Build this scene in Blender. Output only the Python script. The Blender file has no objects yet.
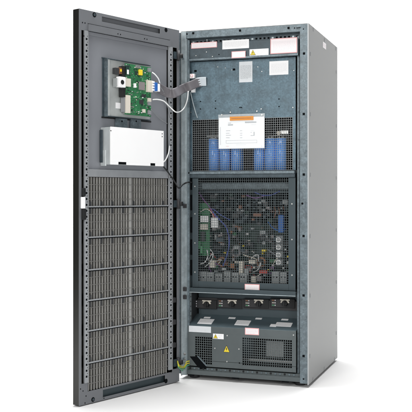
import bpy, bmesh, math, random
from mathutils import Vector
R = math.radians
random.seed(7)
scene = bpy.context.scene
COL = scene.collection

# ------------------------------------------------------------------ camera
CAM = (1.809, -4.779, 1.052)
FW, RT, FPX, CX, HZ = (-.3274, .9449), (.9449, .3274), 880.0, 206.0, 194.6
cam = bpy.data.cameras.new('camera')
cam_o = bpy.data.objects.new('camera', cam); COL.objects.link(cam_o)
cam_o.location = CAM
cam_o.rotation_euler = (R(90), 0, math.atan2(.3274, .9449))
cam.sensor_width = 36.0
cam.lens = 36.0 * FPX / 412.0
cam.shift_y = -(206.0 - HZ) / 412.0
cam.clip_end = 200
scene.camera = cam_o

# ------------------------------------------------------------------ world, lamps, exposure
w = bpy.data.worlds.new('World'); scene.world = w; w.use_nodes = True
bg = w.node_tree.nodes['Background']
bg.inputs[0].default_value = (.93, .96, 1, 1); bg.inputs[1].default_value = .16
def area(name, loc, target, sx, sy, power, color=(1, 1, 1)):
    l = bpy.data.lights.new(name, 'AREA'); l.shape = 'RECTANGLE'; l.size = sx; l.size_y = sy
    l.energy = power; l.color = color
    o = bpy.data.objects.new(name, l); COL.objects.link(o); o.location = loc
    d = Vector(target) - Vector(loc); o.rotation_euler = d.to_track_quat('-Z', 'Y').to_euler()
    return o
area('softbox_overhead', (-.1, .25, 4.7), (-.1, .2, 0), 3.2, 2.8, 430)
area('softbox_key', (-.4, -5.3, 2.9), (.35, 0, 1.0), 1.2, 2.8, 110, (1, .98, .95))
area('softbox_fill', (4.0, -5.3, 1.5), (.3, 0, .9), 1.4, 2.6, 112)
area('backdrop_light', (-1.2, 1.9, 4.9), (-1.4, 5.6, 1.0), 7.0, 1.0, 330)
vs = scene.view_settings
vs.view_transform = 'Standard'; vs.look = 'None'; vs.gamma = 1; vs.exposure = .10
scene.cycles.use_denoising = True
scene.cycles.max_bounces = 8

# ------------------------------------------------------------------ materials
M = {}
def mat(name, col, rough=.5, metal=0.0, var=0.0, scale=40, bump=0.0, bscale=300, spangle=0.0, clear=0.0, spec=.5, alpha=1.0, trans=0.0, streak=0.0):
    m = bpy.data.materials.new(name); m.use_nodes = True
    nt = m.node_tree; b = nt.nodes['Principled BSDF']
    b.inputs['Base Color'].default_value = (*col, 1); b.inputs['Roughness'].default_value = rough
    b.inputs['Metallic'].default_value = metal; b.inputs['Specular IOR Level'].default_value = spec
    b.inputs['Coat Weight'].default_value = clear
    b.inputs['Alpha'].default_value = alpha; b.inputs['Transmission Weight'].default_value = trans
    N, L = nt.nodes, nt.links
    tc = N.new('ShaderNodeTexCoord')
    out = None
    def mixf(src, lo, hi, prev):
        mr = N.new('ShaderNodeMapRange'); L.new(src, mr.inputs[0])
        mr.inputs[1].default_value = 0; mr.inputs[2].default_value = 1
        mr.inputs[3].default_value = lo; mr.inputs[4].default_value = hi
        if prev is None: return mr.outputs[0]
        mm = N.new('ShaderNodeMath'); mm.operation = 'MULTIPLY'
        L.new(mr.outputs[0], mm.inputs[0]); L.new(prev, mm.inputs[1]); return mm.outputs[0]
    if var:
        n = N.new('ShaderNodeTexNoise'); n.inputs['Scale'].default_value = scale; n.inputs['Detail'].default_value = 6
        n.inputs['Roughness'].default_value = .65
        L.new(tc.outputs['Object'], n.inputs['Vector']); out = mixf(n.outputs[0], 1 - 2*var, 1 + 2*var, out)
        out_r = mixf(n.outputs[0], rough - .14, rough + .14, None); L.new(out_r, b.inputs['Roughness'])
    if spangle:
        v = N.new('ShaderNodeTexVoronoi'); v.inputs['Scale'].default_value = 130
        L.new(tc.outputs['Object'], v.inputs['Vector'])
        sp = N.new('ShaderNodeSeparateColor'); L.new(v.outputs['Color'], sp.inputs[0])
        out = mixf(sp.outputs[0], 1 - spangle, 1 + spangle, out)
    if streak:
        mp = N.new('ShaderNodeMapping'); mp.inputs['Scale'].default_value = (60, 60, 1.5)
        L.new(tc.outputs['Object'], mp.inputs['Vector'])
        n2 = N.new('ShaderNodeTexNoise'); n2.inputs['Scale'].default_value = 1.5; n2.inputs['Detail'].default_value = 4
        L.new(mp.outputs[0], n2.inputs['Vector']); out = mixf(n2.outputs[0], 1 - streak, 1 + streak, out)
    if out is not None:
        vm = N.new('ShaderNodeVectorMath'); vm.operation = 'SCALE'
        vm.inputs[0].default_value = col; L.new(out, vm.inputs['Scale']); L.new(vm.outputs[0], b.inputs['Base Color'])
    if bump:
        n = N.new('ShaderNodeTexNoise'); n.inputs['Scale'].default_value = bscale; n.inputs['Detail'].default_value = 3
        L.new(tc.outputs['Object'], n.inputs['Vector'])
        bp = N.new('ShaderNodeBump'); bp.inputs['Strength'].default_value = bump; bp.inputs['Distance'].default_value = .002
        L.new(n.outputs[0], bp.inputs['Height']); L.new(bp.outputs[0], b.inputs['Normal'])
    M[name] = m
    return m
mat('floor', (.72, .717, .715), .75)
mat('galv', (.126, .160, .178), .45, .4, .46, 26, .05, 60, .16, streak=.12)
mat('galv_light', (.34, .395, .415), .42, .45, .26, 22, .05, 60, .05, streak=.14)
mat('galv_dark', (.048, .067, .079), .45, .4, .40, 18, .05, 60, .06, streak=.14)
mat('panel_blue', (.080, .126, .155), .45, .35, .46, 15, .05, 60, .17, streak=.20)
mat('box_grey', (.095, .113, .117), .5, .3, .10, 8, .08, 500)
mat('steel_teal', (.135, .185, .208), .34, .5, .12, 9, .04, 60)
mat('guard_dark', (.045, .064, .073), .5, .4, .12, 12, .04, 80)
mat('wire_steel', (.17, .18, .185), .42, .7)
mat('wire_mid', (.075, .092, .098), .45, .6)
mat('side_paint', (.238, .244, .241), .48, 0, 0, 7, .10, 700)
mat('edge_paint', (.40, .42, .43), .4, .2)
mat('door_grey', (.150, .158, .170), .48, .15, .05, 7, .08, 600)
mat('door_panel', (.21, .22, .24), .5, .15, .05, 5, .08, 600)
mat('door_light', (.31, .325, .34), .45, .3, .08, 20)
mat('slat', (.27, .265, .245), .45, .2, .14, 20)
mat('slat_dim', (.19, .187, .178), .5, .2, .14, 20)
mat('slat_edge', (.36, .36, .345), .45, .2, .12, 20)  # lighter slat colour: painted edge highlights, also the bright centre slat
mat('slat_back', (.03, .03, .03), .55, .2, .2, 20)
mat('gloss_black', (.012, .012, .010), .16, 0, spec=.4)
mat('black', (.012, .013, .014), .55, spec=.3)
mat('hole_shade', (.004, .005, .006), .9, spec=.08)  # black for holes and gaps, also for shadow lines painted on the door
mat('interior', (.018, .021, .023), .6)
mat('rubber', (.02, .02, .022), .6)
mat('white_plastic', (.86, .86, .86), .4)
mat('cover_white', (.88, .88, .88), .42, 0, .01, 6)
mat('cover_metal', (.58, .62, .62), .4, .5, .12, 14)
mat('tray_metal', (.56, .59, .58), .42, .5, .12, 16)
mat('paper', (.88, .88, .885), .55)
mat('paper_grey', (.64, .67, .69), .5, 0, .06, 60)
mat('ink', (.25, .26, .28), .6)
mat('ink_soft', (.66, .66, .68), .6)
mat('pink', (.80, .42, .42), .5)
mat('pink_paper', (.87, .80, .81), .5)
mat('yellow', (.78, .60, .03), .45)
mat('orange', (.62, .23, .02), .45)
mat('pcb', (.025, .155, .06), .4, 0, .22, 90)
mat('pcb_dark', (.010, .035, .026), .45, 0, .2, 90)
mat('pcb_trace', (.10, .34, .16), .4)
mat('chip', (.03, .032, .034), .45)
mat('chip_grey', (.22, .20, .20), .45)
mat('beige', (.62, .58, .50), .5)
mat('grey_plastic', (.30, .32, .32), .5, 0, .1, 50)
mat('silver', (.48, .49, .48), .3, .8)
mat('copper', (.26, .12, .06), .45, .5)
mat('red', (.42, .05, .04), .5)
mat('blue', (.02, .12, .42), .4)
mat('blue_wire', (.06, .09, .34), .5)
mat('cap_blue', (.12, .34, .84), .22, 0, .05, 20, clear=.6)
mat('cap_top', (.45, .47, .46), .4, .5)
mat('ribbon', (.125, .118, .128), .5, 0, .10, 40)
mat('cable_white', (.74, .75, .74), .4)
mat('cable_grey', (.22, .23, .24), .5)
mat('cable_yellow', (.60, .55, .04), .45)
mat('green_wire', (.08, .33, .16), .45)
mat('brown_wire', (.22, .09, .05), .5)
mat('violet_wire', (.20, .08, .26), .5)
mat('sleeve_film', (.62, .68, .72), .3, 0, alpha=.75)
mat('clear_film', (.9, .94, .95), .12, 0, alpha=.22)

# ------------------------------------------------------------------ geometry helpers
class Fr:
    def __init__(s, o, a, n, z=(0, 0, 1)):
        s.o, s.a, s.n, s.z = Vector(o), Vector(a), Vector(n), Vector(z)
    def p(s, a, n, z): return s.o + s.a*a + s.n*n + s.z*z
P0, DU, DN = (.0236, -.0913), (-.3464, -.9381), (.9381, -.3464)
FRONT = Fr((0, 0, 0), (1, 0, 0), (0, -1, 0))
DOOR = Fr((P0[0], P0[1], 0), (DU[0], DU[1], 0), (DN[0], DN[1], 0))
W, D, H = .752, .856, 2.0

def ray(px, py):
    k = (px - CX) / FPX
    return FW[0] + RT[0]*k, FW[1] + RT[1]*k, (HZ - py) / FPX
def FP(px, py, d=0.0):                      # where the measured point lies on the cabinet plane y = d
    r = ray(px, py); t = (d - CAM[1]) / r[1]
    return CAM[0] + t*r[0], CAM[2] + t*r[2]
def DP(px, py, o=0.0):                      # the same on the door plane, o metres proud of the inner face
    r = ray(px, py); q = (P0[0] + DN[0]*o - CAM[0], P0[1] + DN[1]*o - CAM[1])
    t = (q[0]*DN[0] + q[1]*DN[1]) / (r[0]*DN[0] + r[1]*DN[1])
    return (t*r[0] - q[0])*DU[0] + (t*r[1] - q[1])*DU[1], CAM[2] + t*r[2]
def rect(x0, y0, x1, y1, d=0.0, f=FP):
    xm, ym = (x0 + x1)/2, (y0 + y1)/2
    a0, a1 = f(x0, ym, d)[0], f(x1, ym, d)[0]
    z0, z1 = f(xm, y1, d)[1], f(xm, y0, d)[1]
    return min(a0, a1), max(a0, a1), min(z0, z1), max(z0, z1)

class MB:
    def __init__(s): s.v, s.f, s.m, s.sm, s.names = [], [], [], [], []
    def mi(s, m):
        if m not in s.names: s.names.append(m)
        return s.names.index(m)
    def add(s, vs, fs, m, smooth=False):
        k = len(s.v); s.v += [Vector(q) for q in vs]; i = s.mi(m)
        for f in fs: s.f.append([k + j for j in f]); s.m.append(i); s.sm.append(smooth)
    def box(s, fr, a0, a1, n0, n1, z0, z1, m):
        vs = [fr.p(a, n, z) for z in (z0, z1) for n in (n0, n1) for a in (a0, a1)]
        s.add(vs, [(0,1,3,2), (4,6,7,5), (0,4,5,1), (2,3,7,6), (0,2,6,4), (1,5,7,3)], m); return s
    def prism(s, fr, pts, n0, n1, m):        # outline in (a, z), thickness n0..n1
        k = len(pts); vs = [fr.p(a, n, z) for n in (n0, n1) for a, z in pts]
        s.add(vs, [list(range(k)), list(range(k, 2*k))] + [(i, (i+1) % k, k + (i+1) % k, k + i) for i in range(k)], m); return s
    def cyl(s, p0, p1, r, m, seg=14, r1=None):
        p0, p1 = Vector(p0), Vector(p1); d = (p1 - p0).normalized(); r1 = r if r1 is None else r1
        u = d.orthogonal().normalized(); v = d.cross(u)
        cs = [(math.cos(2*math.pi*i/seg), math.sin(2*math.pi*i/seg)) for i in range(seg)]
        vs = [p0 + (u*c + v*q)*r for c, q in cs] + [p1 + (u*c + v*q)*r1 for c, q in cs]
        s.add(vs, [(i, (i+1) % seg, seg + (i+1) % seg, seg + i) for i in range(seg)], m, True)
        k = len(s.v) - 2*seg; i = s.mi(m)
        for o in (0, seg): s.f.append([k + o + j for j in range(seg)]); s.m.append(i); s.sm.append(False)
        return s
    def disc(s, fr, a, z, n0, n1, r, m, seg=12, r1=None): return s.cyl(fr.p(a, n0, z), fr.p(a, n1, z), r, m, seg, r1)
    def tube(s, pts, r, m, seg=8, sub=7):
        P = [Vector(q) for q in pts]; P = [P[0]*2 - P[1]] + P + [P[-1]*2 - P[-2]]; path = []
        for i in range(1, len(P) - 2):
            for k in range(sub):
                t = k/sub; a, b, c, d = P[i-1:i+3]
                path.append(.5*((2*b) + (c - a)*t + (2*a - 5*b + 4*c - d)*t*t + (3*b - a - 3*c + d)*t**3))
        path.append(P[-2]); rings = []
        u = (path[1] - path[0]).orthogonal().normalized()
        for i, q in enumerate(path):
            d = (path[min(i+1, len(path)-1)] - path[max(i-1, 0)]).normalized()
            u = (u - d*u.dot(d)).normalized(); v = d.cross(u)
            rings.append([q + (u*math.cos(2*math.pi*j/seg) + v*math.sin(2*math.pi*j/seg))*r for j in range(seg)])
        vs = [q for rg in rings for q in rg]; fs = []
        for i in range(len(rings) - 1):
            fs += [(i*seg + j, i*seg + (j+1) % seg, (i+1)*seg + (j+1) % seg, (i+1)*seg + j) for j in range(seg)]
        fs += [tuple(range(seg)), tuple((len(rings)-1)*seg + j for j in range(seg))]
        s.add(vs, fs, m, True); return s
    def build(s, name, parent=None, bevel=0.0, label=None):
        me = bpy.data.meshes.new(name)
        me.from_pydata([tuple(q) for q in s.v], [], s.f)
        for n in s.names: me.materials.append(M[n])
        for p, i, sm in zip(me.polygons, s.m, s.sm): p.material_index = i; p.use_smooth = sm
        bm = bmesh.new(); bm.from_mesh(me); bmesh.ops.recalc_face_normals(bm, faces=bm.faces); bm.to_mesh(me); bm.free()
        o = bpy.data.objects.new(name, me); COL.objects.link(o)
        if parent is not None:
            o.parent = parent
        if bevel:
            b = o.modifiers.new('bevel', 'BEVEL'); b.width = bevel; b.segments = 2; b.limit_method = 'ANGLE'; b.angle_limit = R(50)
        if label: o['label'] = label
        return o
def struct(o): o['kind'] = 'structure'; return o

# ------------------------------------------------------------------ setting: a white studio sweep
FZ = -.016
prof = [(-9, FZ), (3.2, FZ)] + [(3.2 + 1.8*math.sin(R(t)), FZ + 1.8*(1 - math.cos(R(t)))) for t in range(6, 91, 6)] + [(5.0, 7)]
b = MB(); n = len(prof)
b.add([(x, y, z) for x in (-9, 9) for y, z in prof], [(i, i+1, n+i+1, n+i) for i in range(n-1)], 'floor', True)
bd = struct(b.build('ground'))
bd['label'] = 'seamless white studio ground sweeping up behind the cabinet'; bd['category'] = 'ground'

# ------------------------------------------------------------------ the cabinet
cab = bpy.data.objects.new('electrical_cabinet', None); COL.objects.link(cab)
cab['label'] = 'tall grey steel power cabinet standing with its door swung wide open'
cab['category'] = 'cabinet'
F_ = FRONT

# frame: posts, head beam, foot beam
b = MB()
b.box(F_, .002, .030, -.030, 0, .006, 1.996, 'galv_light')                 # left post, front flange
b.box(F_, .030, .034, -.085, -.003, .006, 1.955, 'galv_light')         # left post, inner web seen from the right
b.box(F_, .034, .044, -.030, -.020, .07, 1.95, 'galv')             # small return lip
b.box(F_, .704, .7475, -.030, 0, .006, 1.996, 'galv')                # right post
b.box(F_, .030, .704, -.045, -.001, 1.957, 1.996, 'galv')            # head beam
b.box(F_, .030, .704, -.047, -.004, .012, .036, 'box_grey')          # foot beam
b.box(F_, .030, .704, -.060, -.020, .036, .052, 'box_grey')
for z in [1.85 - .0285*i for i in range(62)]:
    b.box(F_, .0341, .0346, -.052, -.043, z - .006, z + .006, 'hole_shade')
    if int(z*100) % 3 == 0: b.box(F_, .0341, .0346, -.074, -.067, z - .004, z + .004, 'hole_shade')
for px, py in [(304, 53.5), (303.8, 114), (303.8, 174.5), (303.6, 236), (303.6, 295.5), (303.6, 356)]:
    x, z = FP(px, py); b.box(F_, x - .0065, x + .0065, 0, .0006, z - .0065, z + .0065, 'hole_shade')
for px, py, r in [(240, 30.5, .0062), (288.5, 28, .0062), (193.2, 33.2, .0062), (187, 34, .004), (303.5, 29, .003), (303.5, 379, .004), (294.5, 28, .003)]:
    x, z = FP(px, py); b.box(F_, x - r, x + r, -.0012, .0006, z - r, z + r, 'hole_shade')
x, z = FP(298.5, 27.8); b.box(F_, x - .012, x + .012, -.001, .0006, z - .002, z + .002, 'hole_shade')
for x in (.06, .33, .62): b.box(F_, x - .02, x + .02, -.004, -.0015, .004, .0118, 'hole_shade')
frame = b.build('frame', cab)
for i in range(24):
    x = .05 + .0268*i
    MB().disc(F_, x, .046, -.0205, -.0165, .0055, 'galv' if i % 3 else 'black', 10).build('bolt', frame)
b = MB()                                                              # right perforated rails
b.box(F_, .692, .7035, -.060, -.050, .05, 1.95, 'galv_dark')
b.box(F_, .679, .692, -.055, -.040, .05, 1.94, 'galv')
for i in range(76):
    z = .07 + .0245*i
    b.box(F_, .6945, .7015, -.0502, -.0494, z - .007, z + .007, 'hole_shade')
for i in range(12):
    z = .12 + .155*i
    b.disc(F_, .6855, z, -.0402, -.037, .004, 'galv', 8)
b.build('mounting_rail', cab, .001)
b = MB()                                                              # notched rail under the head beam
b.box(F_, .036, .7035, -.052, -.046, 1.925, 1.957, 'galv_dark')
for i in range(27):
    x = .06 + .0238*i; b.box(F_, x - .006, x + .006, -.046, -.0452, 1.934, 1.944, 'hole_shade' if i % 5 else 'galv_light')
b.build('notched_rail', cab, .001)

b = MB(); b.box(F_, -.017, .0014, -.018, -.0045, .012, 1.993, 'galv_dark'); b.box(F_, -.010, -.006, -.0044, -.001, .012, 1.993, 'galv'); b.build('hinge_rail', cab, .001)
x, z = FP(302.6, 205)
MB().box(F_, x - .014, x + .014, .0004, .006, z - .022, z + .022, 'galv').disc(F_, x, z + .008, .006, .009, .006, 'hole_shade', 12).build('strike_plate', cab, .001)
# skins
b = MB(); b.box(F_, .748, .753, -D, .001, 0, 2.0, 'side_paint')
b.box(F_, .7472, .7536, .001, .003, 0, 2.0, 'edge_paint')
side = b.build('side_panel', cab, .002)
SIDE = Fr((.753, 0, 0), (0, 1, 0), (1, 0, 0))
def SP(px, py):
    r = ray(px, py); t = (.753 - CAM[0]) / r[0]; return CAM[1] + t*r[1], CAM[2] + t*r[2]
for px, py in [(310.5, 54), (310.5, 114.3), (310.5, 174.7), (310.3, 236), (310.3, 295.5), (310, 356), (313.3, 29.5), (324.5, 40), (335.8, 48.8),
               (313, 379), (324.3, 368.5), (334.5, 359), (336.3, 72), (336.3, 126), (336.3, 178), (336.3, 230), (336.3, 282), (336.3, 333)]:
    y, z = SP(px, py)
    MB().box(SIDE, y - .0065, y + .0065, 0, .0016, z - .011, z + .011, 'cable_grey').build('clip', side, .0008)
b = MB(); b.box(F_, -.003, .0015, -D, -.004, 0, 2.0, 'side_paint'); b.build('side_panel', cab, .001)
b = MB(); b.box(F_, .0016, .7475, -D, -D + .004, 0, 2.0, 'side_paint'); b.build('back_panel', cab)
b = MB(); b.box(F_, .0016, .7475, -D + .0045, -.002, 1.9965, 2.0, 'side_paint'); b.build('roof_panel', cab)
b = MB(); b.box(F_, .0016, .7475, -D + .0045, -.062, .006, .012, 'interior'); b.build('floor_pan', cab)
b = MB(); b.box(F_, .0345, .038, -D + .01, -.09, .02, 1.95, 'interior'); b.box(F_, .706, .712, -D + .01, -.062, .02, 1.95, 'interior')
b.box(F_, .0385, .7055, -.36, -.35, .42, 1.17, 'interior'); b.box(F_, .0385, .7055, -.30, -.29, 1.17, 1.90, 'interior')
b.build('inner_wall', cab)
for x, y in [(.06, .07), (.69, .07), (.06, .79), (.69, .79)]:
    MB().cyl((x, y, FZ), (x, y, .006), .028, 'rubber', 16).build('foot', cab)

# header panel and main cover panel
b = MB()
h0, h1, hz0, hz1 = rect(190, 57.5, 298, 37, .024)
b.box(F_, .045, .690, -.032, -.024, 1.838, 1.925, 'galv_dark')
b.box(F_, .040, .690, -.046, -.014, 1.828, 1.838, 'galv')
for px, py in [(196, 55.7), (206.5, 52), (212.5, 56.5), (219, 54.5), (207, 40)]:
    x, z = FP(px, py, .024); b.disc(F_, x, z, -.0242, -.022, .0035, 'silver' if px != 219 else 'hole_shade', 8)
b.build('header_panel', cab, .001)
PD = .055
b = MB()
b.box(F_, .036, .667, -PD - .003, -PD, 1.488, 1.826, 'panel_blue')
b.box(F_, .036, .050, -PD - .003, -PD, 1.19, 1.488, 'panel_blue'); b.box(F_, .650, .667, -PD - .003, -PD, 1.19, 1.488, 'panel_blue')
for px, py, r, m in [(195.5, 71, .006, 'hole_shade'), (234, 69.5, .006, 'hole_shade'), (258, 67, .0035, 'silver'), (262, 71.5, .0035, 'silver'), (218, 67, .0035, 'silver'), (225.5, 68, .003, 'silver'), (232, 70, .003, 'silver'),
                     (200.5, 101.5, .003, 'hole_shade'), (215.5, 101, .003, 'hole_shade'), (200.5, 109, .003, 'hole_shade'), (215.5, 108.5, .003, 'hole_shade'), (240, 107.5, .003, 'hole_shade'), (279, 99, .003, 'hole_shade'), (279, 106.5, .003, 'hole_shade'), (241.5, 107.5, .003, 'hole_shade'),
                     (230.5, 112.3, .0055, 'silver'), (257, 111.2, .0055, 'silver'), (261.3, 109, .0045, 'silver'), (293, 107.5, .004, 'silver'), (191, 112.3, .0035, 'silver'), (294, 70.5, .003, 'silver')]:
    x, z = FP(px, py, PD)
    if m == 'hole_shade': b.box(F_, x - r*1.3, x + r*1.3, -PD, -PD + .0005, z - r, z + r, m)
    else: b.disc(F_, x, z, -PD, -PD + .004, r, m, 10, r*.7)
cover = b.build('cover_panel', cab, .0008)
def grid(x0, x1, z0, z1, n, dx, dz, wd, m, name, par, skip=None):
    b = MB(); k = round((x1 - x0)/dx); dx = (x1 - x0)/k; r = round((z1 - z0)/dz); dz = (z1 - z0)/r
    for i in range(k + 1): b.box(F_, x0 + i*dx - wd/2, x0 + i*dx + wd/2, n - .0016, n, z0, z1, m)
    for i in range(r + 1): b.box(F_, x0 - wd/2, x1 + wd/2, n - .0022, n - .0004, z0 + i*dz - wd/2, z0 + i*dz + wd/2, m)
    return b.build(name, par)
grid(.052, .649, 1.192, 1.487, -PD, .0125, .0126, .0020, 'wire_steel', 'mesh_guard', cab)

# cross rail and lower guard
b = MB(); b.box(F_, .036, .668, -.066, -.020, 1.170, 1.186, 'galv'); b.box(F_, .040, .668, -.066, -.030, 1.149, 1.170, 'galv_dark')
b.build('cross_rail', cab, .002)
GD = .046
b = MB()
b.box(F_, .0524, .0885, -GD - .006, -GD, .512, 1.1485, 'guard_dark'); b.box(F_, .628, .668, -GD - .006, -GD, .512, 1.1485, 'guard_dark')
b.box(F_, .0885, .628, -GD - .006, -GD, .512, .548, 'guard_dark')
for x, z in [(.069, 1.10), (.069, .94), (.069, .77), (.069, .60), (.648, .60), (.648, .80), (.648, 1.0)]: b.disc(F_, x, z, -GD, -GD + .004, .0045, 'silver', 10)
guard = b.build('guard_frame', cab, .0012)
grid(.0885, .628, .548, 1.148, -GD - .001, .0124, .0136, .0023, 'wire_mid', 'mesh_guard', guard)
b = MB()
for z in (.58, .70, .83, .96, 1.08): b.box(F_, .0385, .050, -.058, -.052, z, z + .09, 'hole_shade')
b.box(F_, .0375, .0525, -.064, -.058, .50, 1.149, 'guard_dark'); b.build('slotted_strip', cab)

# shelf lip
x0, x1, z0, z1 = rect(191, 294.5, 296, 290.8, .024)
b = MB(); b.box(F_, .040, .674, -.21, -.024, z0 + .004, z1, 'box_grey'); b.box(F_, .040, .674, -.030, -.020, z0, z0 + .004, 'galv_light')
b.box(F_, .040, .674, -.024, -.021, z0 + .004, .512, 'guard_dark')
shelf = b.build('shelf', cab, .001); SHZ = z0

# breakers
BD = .165
b = MB()
r0 = rect(192, 316, 297, 299, BD); b.box(F_, .05, .690, -BD - .02, -BD, r0[2] - .03, SHZ - .002, 'guard_dark'); b.box(F_, .05, .690, -BD, -BD + .012, rect(200, 308.3, 290, 299.2, BD)[2], rect(200, 308.3, 290, 299.2, BD)[3], 'rubber'); b.build('breaker_panel', cab)  # panel colour darkened to stand in for shading in the recess
kx = [206.8, 232.2, 258.8, 285]
for i, px in enumerate(kx):
    a0, a1, z0, z1 = rect(px - 14.3, 308.3 - i*.25, px + 10.6, 299.4 - i*.35, BD)
    br = MB().box(F_, a0, a1, -BD, -BD + .018, z0, z1, 'black').box(F_, a0 + .006, a1 - .05, -BD + .018, -BD + .021, z0 + .004, z1 - .004, 'rubber').build('circuit_breaker', cab, .0015)
    b = MB()
    for k, m in enumerate(('copper', 'beige', 'green_wire')):
        zz = z1 - .014 - k*.014
        for q in range(3): b.box(F_, a0 + .014 + q*.008, a0 + .019 + q*.008, -BD + .0212, -BD + .0216, zz, zz + .006, m if q < 2 else 'ink_soft')
    b.build('marking', br)
    kc, kz = FP(px, 303.8 - i*.3, BD - .02)
    pts = [(kc + .026*math.cos(R(t)), kz + .020*math.sin(R(t))) for t in range(0, 181, 15)] + [(kc + .017*math.cos(R(t)), kz + .012*math.sin(R(t))) for t in range(180, -1, -15)]
    b = MB()
    for j in range(12):
        q = [pts[j], pts[j+1], pts[24-j], pts[25-j]]; b.prism(F_, q, -BD + .018, -BD + .024, 'beige')
    b.box(F_, kc - .028, kc + .028, -BD + .018, -BD + .023, kz + .014, kz + .021, 'beige')
    b.build('dial_plate', br)
    MB().disc(F_, kc, kz - .002, -BD + .018, -BD + .040, .018, 'black', 20, .015).box(F_, kc - .005, kc + .005, -BD + .040, -BD + .050, kz - .018, kz + .014, 'black').build('knob', br, .001)

# lower ventilated box with sloping top
LD = .018
zf = FP(245, 328.4, LD)[1]
SL = math.atan2(.050, .150)
b = MB()
b.box(F_, .036, .6775, -LD - .006, -LD, zf - .040, zf, 'box_grey')                       # band above the vents
v1 = rect(195, 364.3, 212, 336.8, LD); v2 = rect(242.2, 366.8, 292, 338.8, LD)
b.box(F_, .036, v1[0], -LD - .006, -LD, .060, zf - .040, 'box_grey')
b.box(F_, v1[0], v1[1], -LD - .006, -LD, v1[3], zf - .040, 'box_grey'); b.box(F_, v1[0], v1[1], -LD - .006, -LD, .060, v1[2], 'box_grey')
b.box(F_, v1[1], v2[0], -LD - .006, -LD, .060, zf - .040, 'box_grey')
b.box(F_, v2[0], v2[1], -LD - .006, -LD, v2[3], zf - .040, 'box_grey'); b.box(F_, v2[0], v2[1], -LD - .006, -LD, .060, v2[2], 'box_grey')
b.box(F_, v2[1], .6775, -LD - .006, -LD, .060, zf - .040, 'box_grey')
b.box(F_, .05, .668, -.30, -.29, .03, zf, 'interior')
TOP = Fr((0, LD, zf), (1, 0, 0), (0, -math.sin(SL), math.cos(SL)), (0, math.cos(SL), math.sin(SL)))
b.box(TOP, .036, .6775, -.004, 0, .0, .158, 'steel_teal')
for px, py, m in [(227.3, 335.6, 'silver'), (215, 348.2, 'silver'), (227, 361.5, 'silver'), (239, 349, 'silver'), (239.5, 363, 'hole_shade'), (293.5, 335, 'silver')]:
    x, z = FP(px, py, LD); b.disc(F_, x, z, -LD, -LD + .003, .004, m, 10)
b.box(F_, v1[1] + .002, .6775, -LD, -LD + .0008, .0925, .0940, 'hole_shade')
lower = b.build('lower_box', cab, .001)
grid(v1[0], v1[1], v1[2], v1[3], -LD - .002, .0130, .0130, .0034, 'box_grey', 'vent_grille', lower)
grid(v2[0], v2[1], v2[2], v2[3], -LD - .002, .0127, .0128, .0032, 'box_grey', 'vent_grille', lower)
b = MB(); x, z = FP(275, 348, .10); b.box(F_, x - .05, x + .05, -.17, -.10, z - .05, z + .04, 'grey_plastic'); b.cyl((x - .2, .15, .12), (x - .2, .15, .28), .06, 'galv_dark', 20); b.box(F_, x - .30, x + .1, -.13, -.10, z - .08, z - .07, 'silver')
b.build('fan_housing', cab)
b = MB(); pts = [FP(*q, LD - .004) for q in [(189.5, 356.5), (197, 356.5), (206, 366), (206, 369.2), (199.3, 369.2)]]
b.prism(F_, pts, -LD + .0005, -LD + .0012, 'hole_shade')
pe = [FP(*q, LD - .004) for q in [(197, 356), (198.4, 356), (207, 365.4), (206.2, 366.2)]]; b.prism(F_, pe, -LD + .0005, -LD + .006, 'galv')
b.build('cable_chute', lower)

# ------------------------------------------------------------------ stickers
def sticker(fr, r, n, parent, paper='paper', border=None, lines=4, tri=False, label=None, ink='ink_soft', name='sticker'):
    a0, a1, z0, z1 = r; b = MB(); t = .0007
    if border:
        b.box(fr, a0, a1, n, n + t, z0, z1, border); e = min(.0045, (z1 - z0)*.11)
        b.box(fr, a0 + e, a1 - e, n + t, n + t + .0003, z0 + e, z1 - e, paper)
    else: b.box(fr, a0, a1, n, n + t, z0, z1, paper)
    top = n + t + (.0003 if border else 0)
    l0 = a0 + (a1 - a0)*.09; hh = z1 - z0
    if tri:
        c = a0 + hh*.52; q = hh*.40
        b.prism(fr, [(c - q*1.12, z0 + hh*.10), (c + q*1.12, z0 + hh*.10), (c, z0 + hh*.93)], top, top + .0003, 'black')
        b.prism(fr, [(c - q*.92, z0 + hh*.16), (c + q*.92, z0 + hh*.16), (c, z0 + hh*.83)], top + .0003, top + .0006, 'yellow')
        b.prism(fr, [(c - hh*.03, z0 + hh*.62), (c + hh*.05, z0 + hh*.62), (c + hh*.01, z0 + hh*.45), (c + hh*.07, z0 + hh*.45), (c - hh*.03, z0 + hh*.2), (c, z0 + hh*.38), (c - hh*.06, z0 + hh*.38)], top + .0006, top + .0009, 'black')
        l0 = a0 + hh*1.15
    for i in range(lines):
        zz = z1 - hh*(.18 + .66*(i + .5)/lines); x = l0; end = a1 - (a1 - a0)*(.08 if i < lines - 1 else .3)
        while x < end - .003:
            wv = min(random.uniform(.003, .013), end - x)
            b.box(fr, x, x + wv, top, top + .0002, zz - hh*.085/lines, zz + hh*.085/lines, ink); x += wv + .0025
    return b.build(name, parent, 0, label)
HD = -.024
sticker(F_, rect(191.2, 42.2, 217, 48, .024), HD, cab, 'pink_paper', 'pink', 4, label='long pale pink sticker at the top left')
sticker(F_, rect(222.4, 39.8, 249, 48.7, .024), HD, cab, 'paper', None, 5, label='wide white sticker at the top')
sticker(F_, rect(231.6, 51.2, 245.6, 57.9, .0135), -.0138, cab, 'pink_paper', 'pink', 3, label='small red bordered sticker')
sticker(F_, rect(249.6, 48.9, 268.6, 55.5, .024), HD, cab, 'paper', None, 3, True, label='white sticker with a yellow warning triangle')
sticker(F_, rect(270.4, 38, 297.2, 53.4, .024), HD, cab, 'pink_paper', 'pink', 9, label='large pink bordered sticker at the top right')
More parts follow.
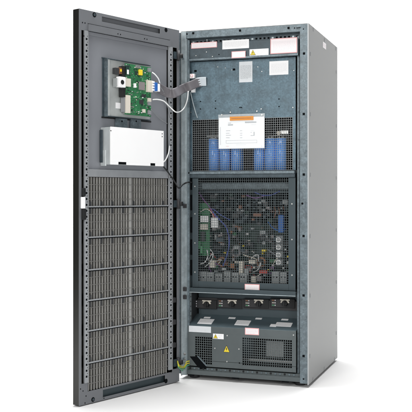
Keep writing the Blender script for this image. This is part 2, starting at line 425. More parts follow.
sticker(F_, rect(269.4, 61, 288.4, 74.8, PD), -PD, cab, 'paper', None, 8, label='square white printed sticker')
sticker(F_, rect(239.2, 61.5, 252.4, 82.2, PD), -PD, cab, 'paper_grey', None, 15, label='tall greyish printed rating plate', ink='ink')
sticker(F_, rect(244.6, 284.2, 259.4, 291, GD - .003), -GD + .0003, cab, 'pink_paper', 'pink', 3, label='pink sticker under the lower mesh guard')
sticker(F_, rect(188.9, 326.2, 211, 332.3, LD), -LD, lower, 'paper_grey', None, 2, label='wide pale grey sticker')
sticker(F_, rect(245, 328, 259, 334.9, LD), -LD, lower, 'pink_paper', 'pink', 3, label='pink bordered sticker')
sticker(F_, rect(213, 333.8, 223.7, 339, LD), -LD, lower, 'paper', None, 2, True, label='white sticker with a small yellow triangle')
b = MB(); a0, a1, z0, z1 = rect(223.4, 345.2, 229.8, 352.2, LD); c = (a0 + a1)/2
b.prism(F_, [(a0, z0), (a1, z0), (c, z1)], -LD, -LD + .0006, 'black'); b.prism(F_, [(a0 + .0025, z0 + .0016), (a1 - .0025, z0 + .0016), (c, z1 - .004)], -LD + .0006, -LD + .001, 'yellow')
hh = z1 - z0; b.prism(F_, [(c - .001, z0 + hh*.66), (c + .003, z0 + hh*.66), (c + .001, z0 + hh*.46), (c + .004, z0 + hh*.46), (c - .002, z0 + hh*.16), (c - .0005, z0 + hh*.38), (c - .004, z0 + hh*.38)], -LD + .001, -LD + .0013, 'black')
b.build('warning_triangle', lower)
def top_rect(x0, x1, yb, yt):     # measured points carried onto the sloping top
    def onto(px, py):
        r = Vector(ray(px, py)); o = Vector(CAM); t = (TOP.o - o).dot(TOP.n) / r.dot(TOP.n); q = o + r*t - TOP.o
        return q.dot(TOP.a), q.dot(TOP.z)
    l, rr = onto(x0, yb), onto(x1, yb); tt = onto((x0 + x1)/2 + 2, yt)
    return l[0], rr[0], (l[1] + rr[1])/2, tt[1]
for q, lab in [((196.8, 211.5, 324.0, 319.0), 'white sheet sticker at the left of the sloping top'), ((234, 248.5, 325.4, 320.4), 'white sheet sticker in the middle of the sloping top'), ((274.5, 291, 326.6, 322.6), 'white sheet sticker at the right of the sloping top'),
               ((203.5, 210, 318.3, 317.0), None), ((228, 235, 318.8, 317.4), None), ((255, 261.5, 319.4, 318), None), ((281, 288, 320.4, 319), None)]:
    sticker(TOP, top_rect(*q), .0002, lower, 'paper', None, 3 if lab else 0, label=lab)
sticker(TOP, top_rect(269.5, 276, 326.9, 324.4), .0012, lower, 'paper', None, 0)
y0, z1 = SP(323, 41.5); y1, z0 = SP(326, 49); sticker(SIDE, (y0, y1, z0 - .004, z1), 0, side, 'pink_paper', 'paper', 3, label='small white sticker near the top edge')

# ------------------------------------------------------------------ capacitors behind the upper guard
capz0 = 1.19
cap_first = None
for row, dep in enumerate((.100, .180)):
    for k, px in enumerate([213.8, 225, 236.2, 259, 270.2, 281] if row == 0 else [216, 227, 238, 262, 273]):
        x = FP(px, 160, dep)[0]; zt = FP(px, 139.2 - (px - 210)*.01, dep)[1]
        c = MB().cyl((x, dep, capz0), (x, dep, zt), .0315, 'cap_blue', 24).build('capacitor', cab)
        b = MB().cyl((x, dep, zt), (x, dep, zt + .004), .028, 'cap_top', 20)
        for s in (-.011, .011): b.cyl((x + s, dep, zt + .004), (x + s, dep, zt + .012), .005, 'silver', 10)
        b.build('terminal', c)
b = MB()
for pa, pb in [(207, 241), (253, 285)]:
    x0, zt = FP(pa, 138, .11); x1, _ = FP(pb, 138, .11); b.box(F_, x0, x1, -.22, -.10, zt + .008, zt + .011, 'cap_top')
x, z = FP(284, 134, .11); b.box(F_, x - .02, x + .025, -.14, -.11, z, z + .02, 'silver'); b.disc(F_, x - .03, z + .006, -.13, -.10, .012, 'beige')
b.build('busbar', cab)
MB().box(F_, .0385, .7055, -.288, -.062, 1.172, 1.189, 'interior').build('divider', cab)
b = MB()
for i in range(16): b.box(F_, .06 + .038*i, .075 + .038*i, -.288, -.27, 1.19, 1.88, 'guard_dark')
b.build('heat_sink', cab)

# ------------------------------------------------------------------ electronics behind the lower guard
def fbox(name, x0, y0, x1, y1, dep, th, m, bevel=0.0, parent=cab):
    a0, a1, z0, z1 = rect(x0, y0, x1, y1, dep); return MB().box(F_, a0, a1, -dep - th, -dep, z0, z1, m).build(name, parent, bevel)
fbox('inner_rail', 196, 189, 292, 183.2, .10, .02, 'galv')
fbox('inner_rail', 199, 193, 292, 190.5, .14, .02, 'guard_dark')
pcb1 = fbox('circuit_board', 199.2, 256, 209.5, 203, .105, .004, 'pcb')
fbox('connector', 199.6, 230, 207.5, 224, .085, .02, 'beige', .001, pcb1); fbox('connector', 200, 222, 208, 216, .085, .02, 'white_plastic', .001, pcb1)
fbox('connector', 197.5, 249, 200, 241, .085, .02, 'pcb_trace', .001, pcb1); fbox('connector', 200.2, 253.5, 202.4, 246, .085, .02, 'pcb_trace', .001, pcb1)
fbox('relay', 201, 241, 204.5, 231.5, .085, .02, 'chip', .001, pcb1)
fbox('connector', 211, 228, 217.5, 217.5, .095, .03, 'white_plastic', .002)
fbox('circuit_board', 205, 250, 212.5, 232, .14, .004, 'pcb_dark')
b = MB()
for i in range(6):
    x, z = FP(206.5 + (i % 2)*3, 234 + i*2.6, .125); b.box(F_, x, x + .006, -.139, -.125, z, z + .006, 'beige' if i % 2 else 'silver')
b.build('chip_row', cab)
# terminal blocks along the bottom
for i, px in enumerate([199, 206.5, 215, 223.5, 231.5, 239.5, 272, 280]):
    tb = fbox('terminal_block', px, 283.5, px + 7, 271.5 + (i % 3), .09, .05, 'grey_plastic', .002)
    b = MB(); a0, z0 = FP(px + 1.7, 277, .09)
    for k in range(2): b.disc(F_, a0 + .018*k, z0, -.0905, -.087, .0045, 'hole_shade', 10)
    b.build('screw', tb)
for px, py, wd, ht, m in [(212, 264, 5.5, 8, 'beige'), (241, 268, 4, 14, 'beige'), (253.5, 279.5, 4.5, 6, 'beige'), (252, 262, 6.5, 3.6, 'beige'), (263, 272, 7.5, 3, 'red'), (232, 266, 4, 5, 'copper'), (246, 272, 4, 6, 'grey_plastic'), (259, 279, 5, 5, 'chip_grey')]:
    fbox('connector', px - wd/2, py + ht/2, px + wd/2, py - ht/2, .10, .03, m, .002)
fbox('film_capacitor', 278.2, 232.5, 283.2, 215, .10, .05, 'blue', .003)
b = MB()
for py in (239.8, 247.2, 255, 262.4):
    x, z = FP(278.3, py, .10); b = MB().disc(F_, x, z, -.13, -.10, .0148, 'white_plastic', 20).disc(F_, x, z, -.0998, -.096, .009, 'silver', 14).box(F_, x - .02, x + .02, -.15, -.13, z - .02, z + .02, 'grey_plastic').build('insulator', cab)
# horizontal boards and their components
main = fbox('circuit_board', 212, 270, 290, 224, .235, .004, 'pcb_dark')
def comp(name, px, py, dep, sx, sz, sy, m):
    x, z = FP(px, py, dep); return MB().box(F_, x - sx, x + sx, -dep - sy, -dep, z - sz, z + sz, m).build(name, cab, .001)
cols = ['chip', 'chip', 'grey_plastic', 'beige', 'silver', 'chip_grey', 'copper', 'cap_top', 'chip', 'yellow', 'pcb', 'interior']
spots = []
for i in range(290):
    px = random.uniform(211, 291); py = 228 + 48*random.random()**.75 if i < 200 else random.uniform(194, 230)
    m = random.choice(cols + ['interior', 'chip', 'chip_grey', 'pcb_dark', 'galv_dark', 'galv_dark']) if i < 200 else random.choice(['chip_grey', 'brown_wire', 'galv_dark', 'galv_dark', 'pcb_dark', 'grey_plastic', 'chip', 'chip'])
    s = random.uniform(.003, .012)
    if m in ('yellow', 'beige', 'copper', 'silver'): s *= .55
    spots.append((s, px, py, random.uniform(.12, .21), s*random.uniform(.7, 2.2), m))
spots.sort(reverse=True)
for s, px, py, dep, sx, m in spots[:90]: comp('component', px, py, dep, sx, s, .03, m)
b = MB()                                       # the many smaller pieces behind the mesh
for s, px, py, dep, sx, m in spots[90:]:
    x, z = FP(px, py, dep); b.box(F_, x - sx, x + sx, -dep - .03, -dep, z - s, z + s, m)
b.build('small_component', cab)['kind'] = 'stuff'
for i in range(5):
    fbox('circuit_board', 212 + i*15.5, 274 - (i % 2)*9, 224 + i*15.5, 272.8 - (i % 2)*9, .12, .10, 'pcb_dark')
for i in range(10):
    x, z = FP(216 + i*7.2, random.uniform(236, 248), .19)
    MB().cyl((x, .19, z - .02), (x, .19, z + .02), .012, random.choice(['chip', 'interior', 'cap_top', 'chip']), 14).build('small_capacitor', cab)
for k, (px, py) in enumerate([(222, 262), (236, 252), (261, 262)]):
    x, z = FP(px, py, .15); b = MB()
    ring = [(x + .024*math.cos(t*math.pi/8), .15, z + .024*math.sin(t*math.pi/8)) for t in range(17)]; b.tube(ring, .008, 'copper' if k != 1 else 'chip_grey', 8, 2); b.build('coil', cab)
b = MB()
for i in range(22): b.box(F_, .12 + .022*i, .126 + .022*i, -.34, -.24, .84, 1.13, 'guard_dark')
b.build('heat_sink', cab)
def wire(pts, r, m, name='cable', fp=FP, par=cab):
    P = []
    for px, py, d in pts:
        q = fp(px, py, d)
        P.append((q[0], d, q[1]) if fp is FP else tuple(DOOR.p(q[0], d, q[1])))
    return MB().tube(P, r, m).build(name, par)
wire([(209, 207, .12), (213, 212, .10), (219, 219, .10), (226, 227, .10), (229, 238, .10), (228.5, 249, .10), (226, 258, .11), (223, 266, .13)], .004, 'blue_wire')
wire([(208, 210, .12), (213, 209, .10), (221, 215, .11), (230, 220, .14)], .003, 'blue_wire')
wire([(199, 192, .12), (203, 199, .11), (209, 206, .10), (214, 214, .10), (217, 219, .1)], .0035, 'violet_wire')
wire([(204, 200, .12), (208, 207, .11), (213, 214, .10), (215, 222, .10)], .0035, 'red')
wire([(200, 264, .10), (205, 262, .09), (208, 256, .09), (207, 250, .10)], .0035, 'cable_white')
wire([(205, 267, .11), (211, 261, .09), (213, 254, .10), (210, 249, .11)], .003, 'cable_white')
wire([(200, 212, .10), (206, 209, .09), (211, 212, .10), (214, 218, .10)], .003, 'beige')
for i in range(16):
    px = random.uniform(203, 282); py = random.uniform(250, 274); m = random.choice(['red', 'brown_wire', 'cable_grey', 'violet_wire', 'beige', 'black', 'cable_white'])
    wire([(px, py, .14), (px + random.uniform(-5, 5), py - random.uniform(2, 7), .11), (px + random.uniform(-9, 9), py + random.uniform(-6, 6), .12), (px + random.uniform(-12, 12), py + random.uniform(0, 8), .16)], .0028, m)
wire([(268, 222, .14), (273, 228, .12), (280, 231, .10), (286, 229, .13)], .003, 'blue')
wire([(254, 192, .13), (262, 195, .12), (271, 195, .12), (280, 191, .14)], .003, 'blue_wire')
wire([(246, 195, .13), (255, 198, .12), (264, 196, .12)], .003, 'violet_wire')
for x0 in (274, 278, 283): wire([(x0, 206, .15), (x0 + 1.5, 212, .12), (x0, 218, .13)], .0025, 'brown_wire')

# ------------------------------------------------------------------ the door
DW = .7648; Z0, Z1 = -.011, 1.988
b = MB()
b.box(DOOR, 0, DW, -.046, -.042, Z0, Z1, 'gloss_black')
b.box(DOOR, DW - .004, DW, -.042, -.003, Z0, Z1, 'gloss_black'); b.box(DOOR, 0, .004, -.042, -.003, Z0, Z1, 'gloss_black')
b.box(DOOR, .004, DW - .004, -.042, -.003, Z1 - .004, Z1, 'gloss_black'); b.box(DOOR, .004, DW - .004, -.042, -.003, Z0, Z0 + .004, 'gloss_black')
door = b.build('door', cab, .0012)
# inner ring
S0, S1 = .163, .607
b = MB()
b.box(DOOR, .749, DW, -.003, 0, Z0, Z1, 'door_grey'); b.box(DOOR, 0, .020, -.003, 0, Z0, Z1, 'door_grey')
b.box(DOOR, .020, .749, -.003, 0, 1.972, Z1, 'door_grey'); b.box(DOOR, .020, S0, -.003, 0, 1.922, 1.972, 'door_grey'); b.box(DOOR, S1, .749, -.003, 0, 1.922, 1.972, 'door_grey')
b.box(DOOR, S0, S1, -.003, 0, 1.922, 1.946, 'door_grey')
b.box(DOOR, S0 - .01, S1 + .01, -.020, -.016, 1.94, 1.98, 'door_grey')
b.box(DOOR, .0795, .706, -.003, .007, 1.884, 1.918, 'door_grey')                     # hemmed bar below the rail
b.box(DOOR, .0795, .706, -.018, -.003, 1.918, 1.922, 'hole_shade')  # black strip painting the shadow line between rail and hemmed bar
b.box(DOOR, .706, .749, -.003, 0, 1.882, 1.922, 'door_grey'); b.box(DOOR, .020, .0795, -.003, 0, 1.884, 1.922, 'door_grey')
b.box(DOOR, .020, .749, -.003, 0, Z0, .004, 'door_grey')                            # bottom rail with its slot
b.box(DOOR, .020, .12, -.003, 0, .004, .052, 'door_grey'); b.box(DOOR, .600, .749, -.003, 0, .004, .052, 'door_grey')
b.box(DOOR, .12, .600, -.003, 0, .042, .052, 'door_grey'); b.box(DOOR, .11, .61, -.020, -.016, 0, .048, 'guard_dark')
b.box(DOOR, .706, .749, -.003, 0, .052, .097, 'door_grey'); b.box(DOOR, .020, .060, -.003, 0, .052, .065, 'door_grey')
b.box(DOOR, .060, .0915, -.006, .004, .066, 1.884, 'door_light')                        # perforated strips
b.box(DOOR, .7055, .730, -.006, .004, .098, 1.882, 'door_light')
for a in (.076, .718):
    for i in range(58):
        z = .13 + .0300*i; b.box(DOOR, a - .0055, a + .0055, .004, .0045, z - .005, z + .005, 'hole_shade')
    for i in range(58):
        z = .145 + .0300*i; b.box(DOOR, a - .008, a - .004, .004, .0045, z - .002, z + .002, 'hole_shade')
for px, py, r in [(94.4, 14.8, .013), (166, 30, .012), (93, 399.5, .012), (166, 381, .013)]:
    a, z = DP(px, py); b.disc(DOOR, a, z, -.001, .0006, r, 'hole_shade', 18)
    if px < 100: b.disc(DOOR, a, z, .0006, .0035, r*.55, 'galv_dark', 12)
for px, py in [(117, 34), (119.5, 34.6), (143.6, 38.8), (146, 39.4), (82.5, 22.5), (85, 23), (84, 36), (83, 391), (86, 396), (85, 403), (80.5, 389), (171, 372), (176, 366), (103, 398)]:
    a, z = DP(px, py); b.disc(DOOR, a, z, 0 if not 100 < px < 150 else .007, .0008 if not 100 < px < 150 else .0078, .0035, 'hole_shade', 8)
b.build('door_frame', door, .001)
b = MB(); b.box(DOOR, .020, .062, -.030, -.026, .052, 1.884, 'black'); b.box(DOOR, .730, .749, -.030, -.026, .052, 1.884, 'black'); b.build('seal_channel', door)
b = MB(); b.box(DOOR, .094, .705, -.014, -.011, 1.182, 1.883, 'door_panel'); b.box(DOOR, .094, .705, -.011, .001, 1.143, 1.182, 'door_light')
b.box(DOOR, .094, .705, -.011, -.005, 1.865, 1.883, 'door_panel'); b.build('inner_panel', door, .0015)
# grille
b = MB(); g0, g1, gz0, gz1 = .094, .705, .053, 1.141
ns = 31
for i in range(ns):
    a = g0 + (g1 - g0)*(i + .5)/ns
    b.box(DOOR, a - random.uniform(.0030, .0040), a + random.uniform(.0030, .0038), -.018, -.006, gz0, gz1, random.choice(['slat', 'slat', 'slat_dim']))
    if i % 2 == 0 or i in (5, 11, 19, 27): b.box(DOOR, a - .0006, a + .0030, -.006, -.004, gz0, gz1, 'slat_edge')  # lighter strip paints a highlight along the slat's front edge
    else: b.box(DOOR, a + .0006, a + .0022, -.006, -.005, gz0, gz1, 'slat_edge')  # thinner painted highlight on the other slats
for i in range(ns - 1):
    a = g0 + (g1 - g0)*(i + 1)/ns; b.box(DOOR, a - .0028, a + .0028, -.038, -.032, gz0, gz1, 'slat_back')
b.build('slat_grille', door, .0008)
zb = [.9905, .8346, .6691, .5142, .3593, .1968]
b = MB()
for z in zb:
    b.box(DOOR, .088, .708, -.002, .005, z - .0034, z + .0034, 'door_light'); b.box(DOOR, .088, .708, -.003, -.001, z - .0090, z - .0034, 'hole_shade')  # black strip below each bar is its shadow, painted in
edges = [gz1] + zb + [gz0]
for hi, lo in zip(edges[:-1], edges[1:]):
    for k in (1, 2, 3): z = lo + (hi - lo)*k/4; b.box(DOOR, g0, g1, -.004, -.0015, z - .0011, z + .0011, 'slat_dim')
b.build('cross_bar', door, .0006)
b = MB()  # dark squares above and below the bars, plus the light centre slat
for z in zb:
    for k in range(ns - 1):
        a = g0 + (g1 - g0)*(k + 1)/ns; q = random.random()
        if k % 4 == 1 and q < .9: b.box(DOOR, a - .0085, a + .0085, -.0058, -.0048, z - .036, z - .010, 'chip')
        if k % 4 == 1 and q > .1: b.box(DOOR, a - .0085, a + .0085, -.0058, -.0048, z + .005, z + .026, 'chip')
b.box(DOOR, .389, .400, -.006, -.003, gz0, gz1, 'slat_edge'); b.build('grille_patch', door)
# latches and hinges
b = MB(); a, z = DP(81.2, 206); b.box(DOOR, .736, .757, .0, .016, 1.012 - .030, 1.012 + .028, 'white_plastic'); b.build('latch', door, .003)
b = MB(); b.box(DOOR, .728, .748, -.02, .010, 1.045, 1.085, 'black'); b.box(DOOR, .726, .750, -.02, .012, .925, .980, 'black'); b.build('latch_block', door, .002)
for z in (1.84, 1.00, .10):
    b = MB(); c = DOOR.p(.022, .012, z); b.cyl(c + Vector((0, 0, -.028)), c + Vector((0, 0, .028)), .010, 'rubber', 14)
    b.box(DOOR, .012, .052, 0.0005, .010, z - .020, z + .020, 'galv_dark'); c2 = DOOR.p(.004, .014, z)
    b.cyl(c2 + Vector((0, 0, -.012)), c2 + Vector((0, 0, .012)), .014, 'black', 14)
    p, q = DOOR.p(.004, .014, z), Vector((.012, -.001, z)); b.cyl(p, q, .007, 'galv', 10); b.build('hinge', door)
for py in (300, 322, 345):
    a, z = DP(173.5, py); MB().box(DOOR, a - .012, a + .012, -.02, .010, z - .014, z + .014, 'rubber').build('buffer', door, .003)

# control tray on the door
TN = .018
c = [DP(*q, TN) for q in [(108, 59), (150.6, 66), (151, 118), (108.6, 117.6)]]
ta0, ta1 = (c[1][0] + c[2][0])/2, (c[0][0] + c[3][0])/2; tz0, tz1 = c[3][1] + .002, c[0][1]
tz1 = (c[0][1] + c[1][1])/2; tz0 = (c[2][1] + c[3][1])/2
b = MB()
b.box(DOOR, ta0, ta1, -.011 + TN, -.011 + TN + .003, tz0, tz1, 'tray_metal')
b.box(DOOR, ta1, ta1 + .004, -.010, TN - .002, tz0 - .004, tz1 + .006, 'galv'); b.box(DOOR, ta1 + .004, ta1 + .018, -.010, -.0075, tz0 - .004, tz1 + .006, 'galv_dark'); b.box(DOOR, ta1 - .012, ta1, TN - .006, TN - .002, tz0, tz1, 'tray_metal'); b.box(DOOR, ta1 - .0155, ta1 - .0125, TN - .0079, TN - .0065, tz0, tz1, 'hole_shade')
b.box(DOOR, ta0, ta1, -.010, TN, tz1, tz1 + .004, 'galv_dark'); b.box(DOOR, ta0, ta1, -.010, TN, tz0 - .004, tz0, 'galv_dark')
b.box(DOOR, ta0 - .03, ta1 + .022, -.010, -.006, tz0 - .012, tz0 - .004, 'black'); b.box(DOOR, ta0 - .01, ta1 + .022, -.010, -.006, tz1 + .004, tz1 + .010, 'galv_dark')
for px0, px1 in [(115.8, 126.8), (130.6, 140.6)]:
    a0, a1, z0, z1 = rect(px0, 118.5, px1, 130, .0, DP); b.box(DOOR, a0, a1, -.008, .004, z0, z1, 'galv'); b.disc(DOOR, (a0 + a1)/2, z1 - .015, .004, .006, .005, 'hole_shade', 10)
tray = b.build('control_tray', cab, .001)
BN = .042
def drect(x0, y0, x1, y1, o): return rect(x0, y0, x1, y1, o, DP)
def dbox(name, x0, y0, x1, y1, n0, n1, m, bevel=.0008, parent=None):
    a0, a1, z0, z1 = drect(x0, y0, x1, y1, n1); return MB().box(DOOR, a0, a1, n0, n1, z0, z1, m).build(name, parent or tray, bevel)
a0, a1, z0, z1 = drect(125, 115.6, 151, 65.3, BN)
b = MB(); b.box(DOOR, a0, a1, BN - .003, BN, z0, z1, 'pcb')
for i in range(46):
    a, z = random.uniform(a0 + .01, a1 - .01), random.uniform(z0 + .01, z1 - .01); l = random.uniform(.004, .022)
    if i % 2: b.box(DOOR, a - l/2, a + l/2, BN, BN + .0005, z - .0012, z + .0012, 'pcb_trace')
    else: b.box(DOOR, a - .0012, a + .0012, BN, BN + .0008, z - l/2, z + l/2, 'pcb_trace')
for i in range(230):
    a, z = random.uniform(a0 + .006, a1 - .006), random.uniform(z0 + .006, z1 - .006); l = random.uniform(.001, .0042); mm = random.choice(['chip', 'beige', 'silver', 'pcb_dark', 'pcb_dark', 'chip_grey', 'white_plastic', 'pcb_trace', 'pcb_dark'])
    b.box(DOOR, a - l, a + l, BN, BN + .003, z - l*.7, z + l*.7, mm)
for i in range(8): b.cyl(DOOR.p(a0 + .01 + (a1 - a0 - .02)*(i % 2), TN - .01, z0 + .01 + (z1 - z0 - .02)*(i//2)/3), DOOR.p(a0 + .01 + (a1 - a0 - .02)*(i % 2), BN + .003, z0 + .01 + (z1 - z0 - .02)*(i//2)/3), .004, 'silver', 8)
board = b.build('circuit_board', cab, label='green control board on the door')
T = BN + .012
dbox('chip', 139, 90, 145, 82, BN, BN + .004, 'chip_grey', parent=board); dbox('chip', 139.8, 104.2, 143.6, 100, BN, BN + .004, 'chip', parent=board)
dbox('chip', 135, 75.5, 141, 71.5, BN, BN + .003, 'pcb_dark', parent=board); dbox('chip', 142, 97, 146, 94, BN, BN + .003, 'chip', parent=board)
dbox('connector', 139.6, 75.2, 142.8, 69.6, BN, T, 'yellow', .002, board); dbox('connector', 148.5, 92, 153.2, 80.5, BN, T + .008, 'beige', .0015, board)
b = MB()
for i in range(4):
    a0_, a1_, z0_, z1_ = drect(152.2, 83 + i*2.6, 154.2, 81.2 + i*2.6, T + .008); b.box(DOOR, a0_, a1_, T + .006, T + .012, z0_, z1_, 'white_plastic')
b.build('plug_row', board)
dbox('connector', 126.3, 113, 130.6, 95.2, BN, T, 'beige', .001, board); dbox('connector', 124.5, 112, 126.2, 97, TN, BN + .004, 'cable_grey', .001, board)
dbox('connector', 126.6, 75, 129.6, 65.3, BN, T, 'pcb_dark', .001, board); dbox('sticker', 127.1, 74.2, 128.9, 69.7, T, T + .001, 'paper', 0, board)
dbox('terminal_block', 122.8, 78, 125.5, 66, TN, BN + .006, 'black', .001, board); dbox('terminal_block', 123, 97, 125.6, 87.5, TN, BN + .006, 'black', .001, board)
dbox('connector', 136.2, 68.2, 140.6, 65.6, BN, T - .004, 'silver', .001, board); dbox('connector', 134.8, 87.6, 136.4, 83.4, BN, T, 'paper', .001, board)
dbox('connector', 143.4, 112.6, 145.6, 109.2, BN, T, 'beige', .001, board)
for py in (68.5, 98.5, 102, 111): dbox('connector', 148.8, py + 3.4, 151.4, py - .5, BN, T, 'cable_grey' if py != 98.5 else 'beige', .001, board)
dbox('network_port', 116.6, 86.8, 121, 78.2, TN + .001, BN + .004, 'grey_plastic', .001)
pb = dbox('network_port', 119.6, 87.2, 125.8, 76.8, BN - .006, BN + .020, 'white_plastic', .002); a, z = DP(122.4, 82.2, BN + .02); MB().disc(DOOR, a, z, BN + .020, BN + .0215, .012, 'black', 18).build('socket', pb)
dbox('connector', 125.8, 86.5, 131, 78.5, BN, BN + .012, 'beige', .001, board)
dbox('relay', 115.6, 74, 119.8, 67.8, TN + .001, BN, 'chip', .001); dbox('connector', 119.4, 73.8, 122.2, 67.6, TN + .001, BN + .002, 'copper', .001); dbox('connector', 120.4, 71.6, 121.8, 69.2, BN + .002, BN + .004, 'yellow', 0)
sticker(DOOR, drect(115.6, 108.6, 122, 102.8, TN - .008), TN - .0075, tray, 'paper', None, 0)

# white cover box
CN = .066
a0, a1, z0, z1 = drect(110.8, 165.2, 163.6, 129, CN); 
b = MB()
b.box(DOOR, a0, a1, -.010, CN - .004, z0, z1, 'cover_metal')
b.box(DOOR, a1 - .006, a1 + .002, -.010, .030, z0 - .008, z0 + .075, 'cover_metal')
b.box(DOOR, a1 + .002, a1 + .008, -.010, .012, z0 + .01, z1 - .012, 'galv_dark')
box_ = b.build('display_housing', cab, .003, label='shallow metal housing with a white lid')
b = MB()
nt = [(a0 + .105, a0 + .065), (a1 - .055, a1 - .115)]
b.box(DOOR, a0 - .001, a1 + .001, CN - .0038, CN, z0 + .014, z1 + .001, 'cover_white')
xs = [a1 + .001, nt[1][0] , nt[1][0] - .06, nt[0][0], nt[0][1], a0 - .001]
for l, rr in [(xs[0], xs[1]), (xs[2], xs[3]), (xs[4], xs[5])]: b.box(DOOR, min(l, rr), max(l, rr), CN - .0038, CN, z0 - .001, z0 + .014, 'cover_white')
b.box(DOOR, a0, a1, CN - .0039, CN - .003, z0 + .001, z0 + .0139, 'hole_shade')
b.build('lid', box_, .0015)
b = MB()
for q in ((a0 + .012, z1 - .015), (a0 + .012, z1 - .03), (a1 + .0, z1 - .02)): b.disc(DOOR, q[0], q[1], CN, CN + .0015, .003, 'hole_shade', 8)
b.build('screw', box_)

# cables between door and cabinet
b = MB()
def ribbon(pts, wid, m, name):
    L_, Rr = [], []
    P = [Vector(p) for p in pts]; P = [P[0]*2 - P[1]] + P + [P[-1]*2 - P[-2]]; path = []
    for i in range(1, len(P) - 2):
        for k in range(8):
            t = k/8; a, b_, c, d = P[i-1:i+3]
            path.append(.5*((2*b_) + (c - a)*t + (2*a - 5*b_ + 4*c - d)*t*t + (3*b_ - a - 3*c + d)*t**3))
    path.append(P[-2]); b = MB(); k = len(path); vs = []
    toward = (Vector(CAM) - P[3]).normalized()
    for i, q in enumerate(path):
        dr = (path[min(i+1, k-1)] - path[max(i-1, 0)]).normalized(); u = dr.cross(toward).normalized()
        if u.z < 0: u = -u
        nn = dr.cross(u).normalized()*.0012
        for s in range(9):
            tt = (s/8 - .5)*wid; rr_ = .0012*(1 if s % 2 else -.3); vs.append(q + u*tt + nn*(1 + rr_/.0012)); 
        for s in range(8, -1, -1):
            tt = (s/8 - .5)*wid; vs.append(q + u*tt - nn)
    fs = []
    for i in range(k - 1): fs += [(i*18 + j, i*18 + (j+1) % 18, (i+1)*18 + (j+1) % 18, (i+1)*18 + j) for j in range(18)]
    fs += [tuple(range(18)), tuple((k-1)*18 + j for j in range(18))]
    b.add(vs, fs, m, True); return b.build(name, cab)
def d3(px, py, o): a, z = DP(px, py, o); return tuple(DOOR.p(a, o, z))
def f3(px, py, d): x, z = FP(px, py, d); return (x, d, z)
ribbon([d3(157, 87, .055), d3(163, 90.5, .05), d3(170, 93.5, .06), d3(176, 92.5, .08), f3(182.5, 89, -.03), f3(190, 86, -.012), f3(197, 83, .025), f3(201, 82, .040)], .052, 'ribbon', 'ribbon_cable')
ribbon([f3(196.5, 82.6, .026), f3(201, 81.6, .038), f3(206.2, 81.4, .043)], .052, 'sleeve_film', 'cable_sleeve')
dbox('plug', 155.4, 91, 157.8, 82.5, BN, BN + .03, 'blue', .002, board); dbox('plug', 157.8, 91.5, 160.2, 84, BN, BN + .03, 'white_plastic', .002, board)
b = MB(); x, z = FP(193, 76.6, .05); b.box(F_, x - .016, x + .016, -.055, -.030, z - .012, z + .014, 'white_plastic'); b.disc(F_, x, z + .002, -.030, -.028, .009, 'pink', 14); b.disc(F_, x, z + .002, -.028, -.027, .005, 'paper', 14)
x2, z2 = FP(193.5, 90, .05); b.box(F_, x2 - .010, x2 + .012, -.055, -.036, z2 - .015, z2 + .010, 'white_plastic'); b.build('cable_clamp', cab, .002)
def tube3(pts, r, m): return MB().tube(pts, r, m).build('cable', cab)
tube3([d3(152.5, 99.6, .05), d3(157.5, 99.5, .06), d3(164, 101.3, .06), d3(170, 107, .06), d3(176.5, 112.3, .07), f3(183, 109.5, -.03), f3(187, 101, -.02), f3(188.3, 91, -.012)], .0035, 'cable_white')
tube3([d3(152, 72.3, .05), d3(155, 74.5, .06), d3(158.5, 79, .06), d3(160.2, 85, .06)], .003, 'cable_white')
tube3([d3(158.5, 85, .06), d3(162.5, 90, .05), d3(165, 97, .04), d3(168.5, 109, .02), d3(170.5, 118, .01)], .0035, 'cable_grey')
tube3([d3(151, 109.5, .05), d3(155, 114, .03), d3(160, 119, .01), d3(167, 123.5, .006)], .0025, 'cable_grey')
tube3([f3(190.5, 92, .045), f3(192.5, 101, .05), f3(195.5, 112, .053), f3(197.5, 118, .055)], .004, 'galv_light')
tube3([d3(162, 163, .03), d3(163.5, 166.5, .03), d3(167, 171, .03), d3(171.5, 177, .04), d3(176, 184, .06), d3(179, 188, .08), f3(183, 184.5, -.02), f3(187.5, 182.4, -.008), f3(192, 182.4, .040)], .0042, 'black')
tube3([d3(161.5, 163.5, .04), d3(165.5, 160, .045), d3(168.5, 153, .03), d3(169.5, 146, .015)], .0035, 'cable_white')
for k in range(3): tube3([d3(177.5, 361 + k, .02), d3(179, 365 + k*1.5, .04), f3(184, 366.5 + k*1.2, -.015), f3(186.5, 362 + k*2, .0), f3(189.5, 361 + k*2, .02)], .0028, ('cable_yellow', 'cable_yellow', 'green_wire')[k])
for k in range(2): tube3([d3(178.5, 366, .03), f3(182, 368.5 + k*2, -.01), f3(184.5, 371, .01), f3(187 + k, 369, .02)], .003, 'green_wire')
b = MB()
for py in (354, 359.5, 363): x, z = FP(184.8, py, .0); b.disc(F_, x, z, 0, .006, .008, 'silver', 12, .006)
b.build('ground_stud', cab)
for py in (206, 289, 297): x, z = FP(185.5, py, .0); MB().box(F_, x - .012, x + .008, .0005, .012, z - .012, z + .012, 'rubber').build('cable_tie', cab, .002)

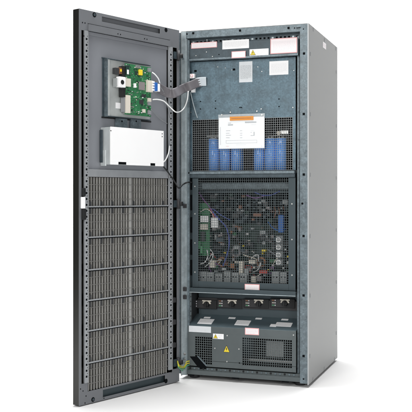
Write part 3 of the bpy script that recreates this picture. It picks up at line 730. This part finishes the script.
# ------------------------------------------------------------------ document pouch hanging on the upper guard (a thing of its own)
pq = rect(218.4, 148.8, 264.8, 114, PD - .008)
po = bpy.data.objects.new('document_pouch', None); COL.objects.link(po)
po.location = ((pq[0] + pq[1])/2, PD - .008, pq[2])
po['label'] = 'clear plastic pouch with a white printed form hanging over the upper mesh'; po['category'] = 'document pouch'
PF = Fr((-(pq[0] + pq[1])/2, 0, -pq[2]), (1, 0, 0), (0, -1, 0))
tilt = R(.8)
b = MB(); b.box(PF, pq[0], pq[1], .0015, .0022, pq[2], pq[3], 'clear_film'); b.build('sleeve', po)
r = rect(219, 148.2, 264.2, 117.2, PD - .008)
b = MB(); b.box(PF, r[0] - .0, r[1], -.0005, .0005, r[2], r[3], 'paper')
def pl(x0, y0, x1, y1, m='ink_soft'):
    q = rect(x0, y1, x1, y0, PD - .008); b.box(PF, q[0], q[1], .0005, .0007, q[2], q[3], m)
pl(228, 122.8, 231, 123.4, 'ink'); pl(228, 124.2, 233, 125.6, 'ink'); pl(245, 121.5, 256.5, 123, 'ink'); pl(251, 124.3, 256.5, 125)
for y in (130.5, 133, 135, 137.5): pl(226, y, 226 + random.uniform(3, 6), y + .5, 'ink'); pl(240, y, 242.3, y + .45, 'ink')
pl(250.5, 130.5, 254.5, 131); pl(250.5, 132.2, 252, 132.6, 'ink'); pl(253.6, 131.8, 254.6, 135.8, 'ink'); pl(250.5, 135.2, 253.6, 135.8, 'ink'); pl(226, 140.2, 257, 140.5, 'ink'); pl(226, 142.9, 257, 143.2, 'ink'); pl(226, 140.2, 226.3, 143.2, 'ink'); pl(256.7, 140.2, 257, 143.2, 'ink'); pl(240.5, 140.2, 240.8, 143.2)
pl(226, 146, 229, 146.5, 'pink'); pl(236, 144.6, 246, 145); pl(220.3, 127, 220.7, 145, 'ink'); pl(261, 145.6, 262.5, 146.8)
b.build('form', po)
q = rect(230, 120.4, 253.6, 116.4, PD - .008); b = MB(); b.box(PF, q[0], q[1], .0024, .0034, q[2], q[3], 'orange')
x = q[0] + .010
while x < q[1] - .016:
    wv = random.uniform(.003, .008); b.box(PF, x, x + wv, .0034, .0036, q[2] + .0105, q[2] + .0135, 'brown_wire'); x += wv + .002
b.build('orange_strip', po)
b = MB()
for px in (222, 262): x, z = FP(px, 114.8, PD - .008); b.disc(PF, x, z, -.004, .004, .004, 'silver', 10)
b.build('hook', po)
